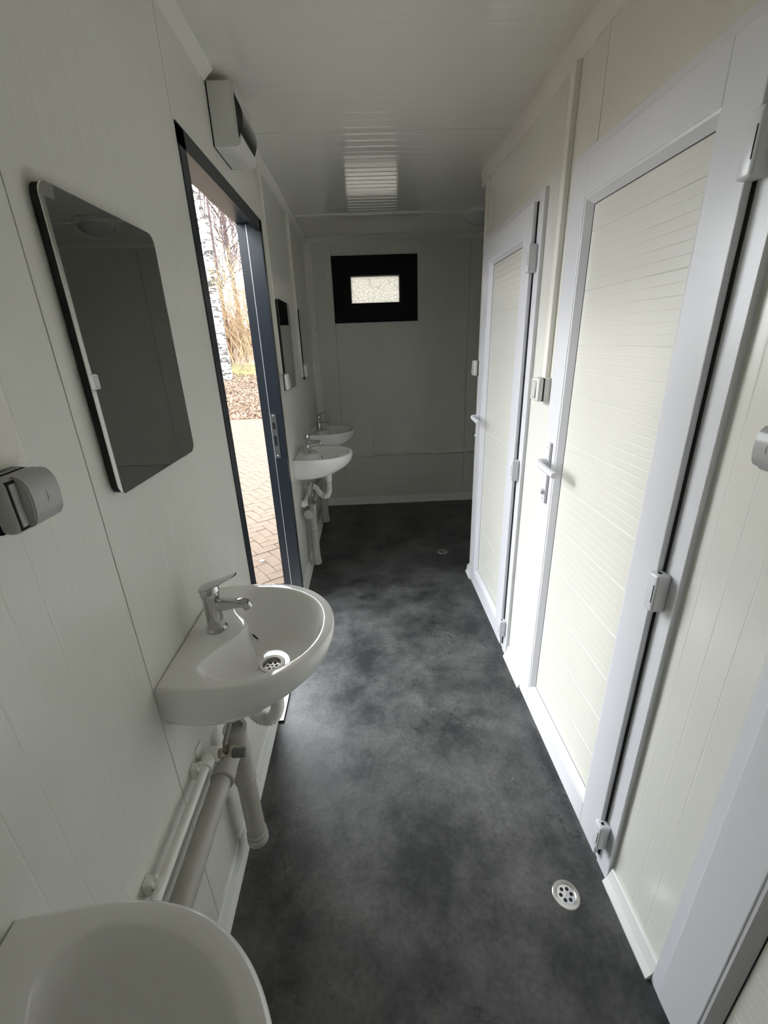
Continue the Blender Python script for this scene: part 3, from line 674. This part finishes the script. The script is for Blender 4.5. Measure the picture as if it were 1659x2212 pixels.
# ================================================================== DISTRIBUTION BOX
db = empty('distribution_box', 'white fuse box with smoked cover above the entrance door', 'fuse box', loc=(0, 1.757, 2.105))
obj('base', B(0, .004, .002, .203, .002, .166), MIRBACK, db)
obj('housing', B(.004, .078, 0, .205, 0, .168, bev=.003), LIDW, db, smooth=35)
bm = bmesh.new(); prism(bm, [(.077, .004), (.088, .006), (.092, .016), (.092, .152), (.088, .162), (.077, .164)], 'y', .0, .205)
obj('lid', bm, LIDW, db, smooth=30)
bm = bmesh.new()
arc = [(.086, .022), (.090, .030)] + [(.090 + .016 * math.sin(math.pi * k / 8), .030 + .098 * k / 8) for k in range(1, 8)] + [(.090, .128), (.086, .136)]
prism(bm, arc, 'y', -.002, .192)
obj('cover', bm, SMOKE, db, smooth=30)
bm = bmesh.new()
for yk, r_ in ((.045, .020), (.085, .008), (.115, .008), (.145, .008)):
    tube(bm, [(.038 + r_ * math.cos(a), yk + r_ * math.sin(a), .0002) for a in [R(40 + 20 * k) for k in range(11)]], .0006, 5)
obj('knockout_rings', bm, GREYPL, db)

# ================================================================== CEILING LAMP
lp = empty('ceiling_lamp', 'round bulkhead lamp with ribbed glass on the ceiling by the cover strip', 'lamp', loc=(1.285, 3.385, H))
bm = bmesh.new(); lathe(bm, [(.128, -.001), (.132, .010), (.130, .024), (.124, .030), (.108, .032)], (0, 0, 0), '-z', 48); obj('ring', bm, LIDW, lp, smooth=35)
bm = bmesh.new(); lathe(bm, [(.112, .028), (.108, .044), (.094, .060), (.070, .073), (.040, .081), (.012, .084)], (0, 0, 0), '-z', 48); obj('glass_dome', bm, DIFF, lp, smooth=60)
for a in (200, 320, 80):
    bm = bmesh.new(); box(bm, -.006, .006, -.004, .004, -.046, -.020, bev=.001); bmesh.ops.translate(bm, verts=bm.verts, vec=(.124 * math.cos(R(a)), .124 * math.sin(R(a)), 0)); obj('clip', bm, LIDW, lp)

# ================================================================== FAR CONDUIT, FLOOR DRAINS
cdt = empty('conduit', 'white conduit clipped along the end wall', 'conduit', loc=(.1, YF - .014, .5))
obj('pipe', lathe(bmesh.new(), [(.0095, 0), (.0095, 2.1)], (0, 0, 0), 'x', 14), PPWHITE, cdt, smooth=40)
for k in range(7):
    obj('pipe_clip', B(.385 + .30 * (k - 1) - .009, .385 + .30 * (k - 1) + .009, -.012, .014, -.016, .016, bev=.003), PPWHITE, cdt, smooth=35) if .385 + .30 * (k - 1) > 0 else None
for c, lab in (((.967, .735, 0), 'round steel floor drain beside the cabin door facing the entrance'), ((.978, 2.93, 0), 'round steel floor drain past the partition end')):
    e = empty('floor_drain', lab, 'floor drain', 'steel floor drains', loc=c)
    bm = bmesh.new(); lathe(bm, [(.024, .0), (.025, .0012), (.036, .0022), (.038, .0)], (0, 0, 0), 'z', 32, False, False); obj('flange', bm, STEEL, e, smooth=50)
    bm = holes_plate(.0255, [(h[0] * 1.32, h[1] * 1.32, h[2] * 1.25) for h in HOL[1:]], .0006, .0009); obj('strainer', bm, CHROME, e)
    bm = bmesh.new(); lathe(bm, [(.025, .0001), (.025, .0002)], (0, 0, 0), 'z', 20); obj('drain_pit', bm, DARK, e)
    bm = bmesh.new(); lathe(bm, [(.0035, .0008), (.0025, .002)], (0, 0, 0), 'z', 10); obj('screw', bm, STEEL, e)

# ================================================================== OUTSIDE
GZ = -.20
rr_ = obj('roof_rail', B(-.285, -.1, YB - .1, YF + .1, 2.215, 2.45), mat('rail_beige', (.88, .75, .66), .5))
tag(rr_, 'beige roof rail overhanging above the entrance door', 'roof rail', kind='structure')
yd = obj('yard_ground', B(-70, 60, -50, 90, GZ - .4, GZ - .1), SOIL)
tag(yd, 'brown soil of the wider yard around the paving', 'ground', kind='structure')
pv = obj('pavement', B(-9, -.10, -4, 11.35, GZ - .1, GZ - .012), JOINT)
tag(pv, 'herringbone block paving of the yard outside', 'paving', kind='structure')
pb = bmesh.new(); box(pb, -.0985, .0985, -.0485, .0485, -.05, 0, bev=.004, seg=1)
pm = bpy.data.meshes.new('paver'); pb.to_mesh(pm); pb.free(); pm.materials.append(PAVER)
ang = R(36); ca, sa = math.cos(ang), math.sin(ang); org = Vector((-.731, 4.181))
cells = []
for i in range(-150, 150):
    for j in range(-150, 150):
        d = (i - j) % 4
        if d == 0: lx, ly, vert = (i + 1) * .1, (j + .5) * .1, False
        elif d == 3: lx, ly, vert = (i + .5) * .1, (j + 1) * .1, True
        else: continue
        x, y = org.x + lx * ca - ly * sa, org.y + lx * sa + ly * ca
        if not (-8.8 < x < -.23 and -.6 < y < 11.25): continue
        t = (CAM.x + .05) / (CAM.x - x); yc = y * t
        vis = 1.44 < yc < 2.37
        cells.append((not vis, math.hypot(x - CAM.x, y), x, y, ang + (R(90) if vert else 0)))
cells.sort()
rng = random.Random(3); verts, faces = [], []
for k, (nv, dist, x, y, a) in enumerate(cells):
    dz = rng.uniform(-.003, .003)
    if k < 290:
        o = bpy.data.objects.new('paver', pm); col.objects.link(o); o.parent = pv; o.location = (x, y, GZ + dz); o.rotation_euler = (rng.uniform(-.01, .01), rng.uniform(-.01, .01), a + rng.uniform(-.01, .01))
    else:
        c_, s_ = math.cos(a), math.sin(a); b0 = len(verts)
        for zz, q in ((-.05, 1), (-.004, 1), (0, .96)):
            for px, py in ((-.0985, -.0485), (.0985, -.0485), (.0985, .0485), (-.0985, .0485)):
                px *= q; py = math.copysign(abs(py) - (.004 if q < 1 else 0), py)
                verts.append((x + px * c_ - py * s_, y + px * s_ + py * c_, GZ + dz + zz))
        for lv in (0, 4):
            for e in range(4): faces.append((b0 + lv + e, b0 + lv + (e + 1) % 4, b0 + lv + 4 + (e + 1) % 4, b0 + lv + 4 + e))
        faces.append((b0 + 8, b0 + 9, b0 + 10, b0 + 11))
me = bpy.data.meshes.new('remaining_pavers'); me.from_pydata(verts, [], faces); me.materials.append(PAVER)
o = bpy.data.objects.new('remaining_pavers', me); col.objects.link(o); o.parent = pv; o['kind'] = 'stuff'

bm = bmesh.new(); bmesh.ops.create_icosphere(bm, subdivisions=2, radius=.016)
for v in bm.verts: v.co.z *= .6; v.co.x *= 1.35 + .1 * math.sin(v.co.y * 200)
pbl = obj('pebble', bm, SWITCH, smooth=180); pbl.location = (-.493, 3.30, GZ + .0105); tag(pbl, 'small white stone lying on the block paving', 'stone')
def bank_z(x, y):
    if y < 11.3: return GZ
    t = y - 11.3
    z = GZ + .19 * min(t, 6.2) + .05 * math.sin(x * 1.3 + y * .9) * min(t, 1) + .03 * math.sin(x * 3.1 - y * 2.2) * min(t, 1)
    return z if t < 6.2 else z - .04 * (t - 6.2)
bm = bmesh.new(); gx = [-24 + .6 * i for i in range(46)]; gy = [11.3 + .35 * i for i in range(20)] + [18.5 + 1.6 * i for i in range(14)]
V = [[bm.verts.new((x, y, bank_z(x, y) - .01)) for x in gx] for y in gy]
for j in range(len(gy) - 1):
    for i in range(len(gx) - 1):
        f = bm.faces.new((V[j][i], V[j][i + 1], V[j + 1][i + 1], V[j + 1][i])); f.material_index = 1 if 15.0 < gy[j] < 17.6 else 0
gr = obj('ground_bank', bm, SOIL, smooth=180); gr.data.materials.append(GRASS)
tag(gr, 'leaf covered earth bank rising behind the paving', 'bank', kind='structure')
# fallen leaves: beyond counting
rng = random.Random(11); verts, faces = [], []
for k in range(26000):
    y = 11.15 + rng.random() ** 1.3 * 4.6; xc = CAM.x - (y * .27) ; x = xc + rng.uniform(-5.5, 2.2)
    z = bank_z(x, y) + rng.uniform(.0, .03); s_ = rng.uniform(.02, .042); a = rng.uniform(0, 6.28); tl = Vector((rng.uniform(-.8, .8), rng.uniform(-.8, .8), 1)).normalized()
    u = tl.orthogonal().normalized(); v = tl.cross(u); e1 = u * math.cos(a) + v * math.sin(a); e2 = tl.cross(e1); p = Vector((x, y, z)); b0 = len(verts)
    verts += [p - e1 * s_, p + e2 * s_ * .6 + tl * .012, p + e1 * s_, p - e2 * s_ * .6 + tl * .012]; faces += [(b0, b0 + 1, b0 + 2), (b0, b0 + 2, b0 + 3)]
me = bpy.data.meshes.new('fallen_leaves'); me.from_pydata([tuple(v) for v in verts], [], faces); me.materials.append(LEAFL)
o = bpy.data.objects.new('fallen_leaves', me); col.objects.link(o); tag(o, 'russet fallen leaves lying on the bank', 'leaves', kind='stuff')

def branch(segs, p, d, ln, r, depth, rng, up=.12):
    pts, q, dd = [p], p.copy(), d.copy(); n = 4
    for _ in range(n):
        dd = (dd + Vector((rng.uniform(-.16, .16), rng.uniform(-.16, .16), rng.uniform(-.04, up)))).normalized(); q = q + dd * ln / n; pts.append(q.copy())
    segs.append((pts, [r * (1 - .55 * k / n) for k in range(n + 1)]))
    if depth == 0: return
    for k in range(rng.choice((2, 3, 3, 4))):
        i = rng.randint(1, n); ax = Vector((rng.uniform(-1, 1), rng.uniform(-1, 1), rng.uniform(.05, .9))).normalized()
        branch(segs, pts[i], (dd * .7 + ax).normalized(), ln * rng.uniform(.5, .75), r * .5, depth - 1, rng, up)
def ray_point(px, py, y):
    v = RIGHT * ((px - 829.5) / 933.514) + DOWN * ((py - 1106) / 933.514) + FWD
    return CAM + v * (y / v.y)
def bare_tree(label, px, y, h, r, mt, seed, nb, bl, lean=0.0, depth=3, bm_mat=None, z_first=.25):
    rng = random.Random(seed); b = ray_point(px, 800, y); base = Vector((b.x, y, bank_z(b.x, y) - .05))
    o = empty('bare_tree', label, 'tree', 'bare trees beyond the paving', loc=base)
    pts = [Vector((lean * t * h + .06 * math.sin(t * 5 + seed), .05 * math.cos(t * 4 + seed), t * h)) for t in [k / 10 for k in range(11)]]
    obj('trunk', tube(bmesh.new(), pts, [r * (1 - .075 * k) for k in range(11)], 9), mt, o, smooth=60)
    segs = []
    for k in range(nb):
        t = rng.uniform(z_first, 1); i = min(int(t * 10), 9); p = pts[i].lerp(pts[i + 1], t * 10 - i); a = rng.uniform(0, 6.28)
        branch(segs, p, Vector((math.cos(a), math.sin(a), rng.uniform(.3, 1.0))).normalized(), bl * (1.15 - .6 * t), r * .26, depth, rng)
    bm = bmesh.new()
    for P, rr in segs: tube(bm, P, [max(q, .011) for q in rr], 4, caps=False)
    obj('branches', bm, bm_mat or mt, o, smooth=60, kind='stuff')
    return o
bare_tree('white birch with dark scarred bark on the bank', 491, 15.0, 9.5, .20, BIRCH, 4, 8, 1.6, 0, 2, BARK, .5)
bare_tree('slim bare tree with purplish bark behind the birch', 506, 17.5, 10.5, .075, BARK, 9, 24, 2.3, 0, 3, None, .15)
bare_tree('bare brown tree forking high behind the straw bush', 533, 19.5, 11.5, .11, BARK, 21, 26, 2.6, 0, 3, None, .25)
bare_tree('bare tree with fine twigs farthest beyond the bank', 562, 23.0, 10.5, .12, BARK, 33, 26, 2.6, 0, 3, None, .2)
def bush(label, px, y, h, n, mt, seed, spread, leaf=None, nl=0):
    rng = random.Random(seed); b = ray_point(px, 800, y); base = Vector((b.x, y, bank_z(b.x, y) - .03))
    o = empty('bush', label, 'bush', 'leafless bushes on the bank', loc=base); segs = []
    for k in range(n):
        a = rng.uniform(0, 6.28); p = Vector((rng.uniform(-spread, spread) * .5, rng.uniform(-.3, .3), 0))
        branch(segs, p, Vector((math.cos(a) * .35, math.sin(a) * .35, 1)).normalized(), h * rng.uniform(.5, .9), .011, 2, rng, .06)
    bm = bmesh.new()
    for P, rr in segs: tube(bm, P, [max(q, .0075) for q in rr], 3, caps=False)
    obj('stems', bm, mt, o, kind='stuff')
    if nl:
        bm = bmesh.new()
        for k in range(nl):
            P, _ = rng.choice(segs); p = rng.choice(P) + Vector((rng.uniform(-.1, .1), rng.uniform(-.1, .1), rng.uniform(-.08, .08)))
            e1 = Vector((rng.uniform(-1, 1), rng.uniform(-1, 1), rng.uniform(-1, 1))).normalized(); e2 = e1.orthogonal().normalized(); s_ = rng.uniform(.025, .05)
            bm.faces.new([bm.verts.new(p + q) for q in (-e1 * s_, e2 * s_ * .6, e1 * s_, -e2 * s_ * .6)])
        obj('leaves', bm, leaf, o, kind='stuff')
    return o
bush('tall straw coloured bush of thin bare stems', 558, 16.2, 3.5, 42, STRAW, 5, 1.5)
bush('russet bush with withered red leaves', 522, 17.2, 2.0, 30, STRAW, 8, 1.6, REDLEAF, 2600)
bush('low brown bush around the foot of the birch', 478, 17.0, 1.5, 12, STRAW, 13, 1.0, REDLEAF, 500)
# gabled house
hc = ray_point(500, 720, 33.0); hs = empty('house', 'brick red gabled house behind the bare trees', 'house', loc=(hc.x - 2.2, 33.0, .0))
obj('wall', B(-4.5, 2.4, 0, 7, -.5, 2.0), HOUSE, hs)
bm = bmesh.new(); prism(bm, [(-5.0, 1.7), (-1.05, 4.75), (2.9, 1.7), (2.9, 1.95), (-1.05, 5.0), (-5.0, 1.95)], 'y', -.4, 7.3)
obj('roof', bm, BARK, hs)
bm = bmesh.new(); prism(bm, [(-4.6, 1.9), (-1.05, 4.65), (2.5, 1.9)], 'y', -.05, .15); obj('gable', bm, BRICKR, hs)
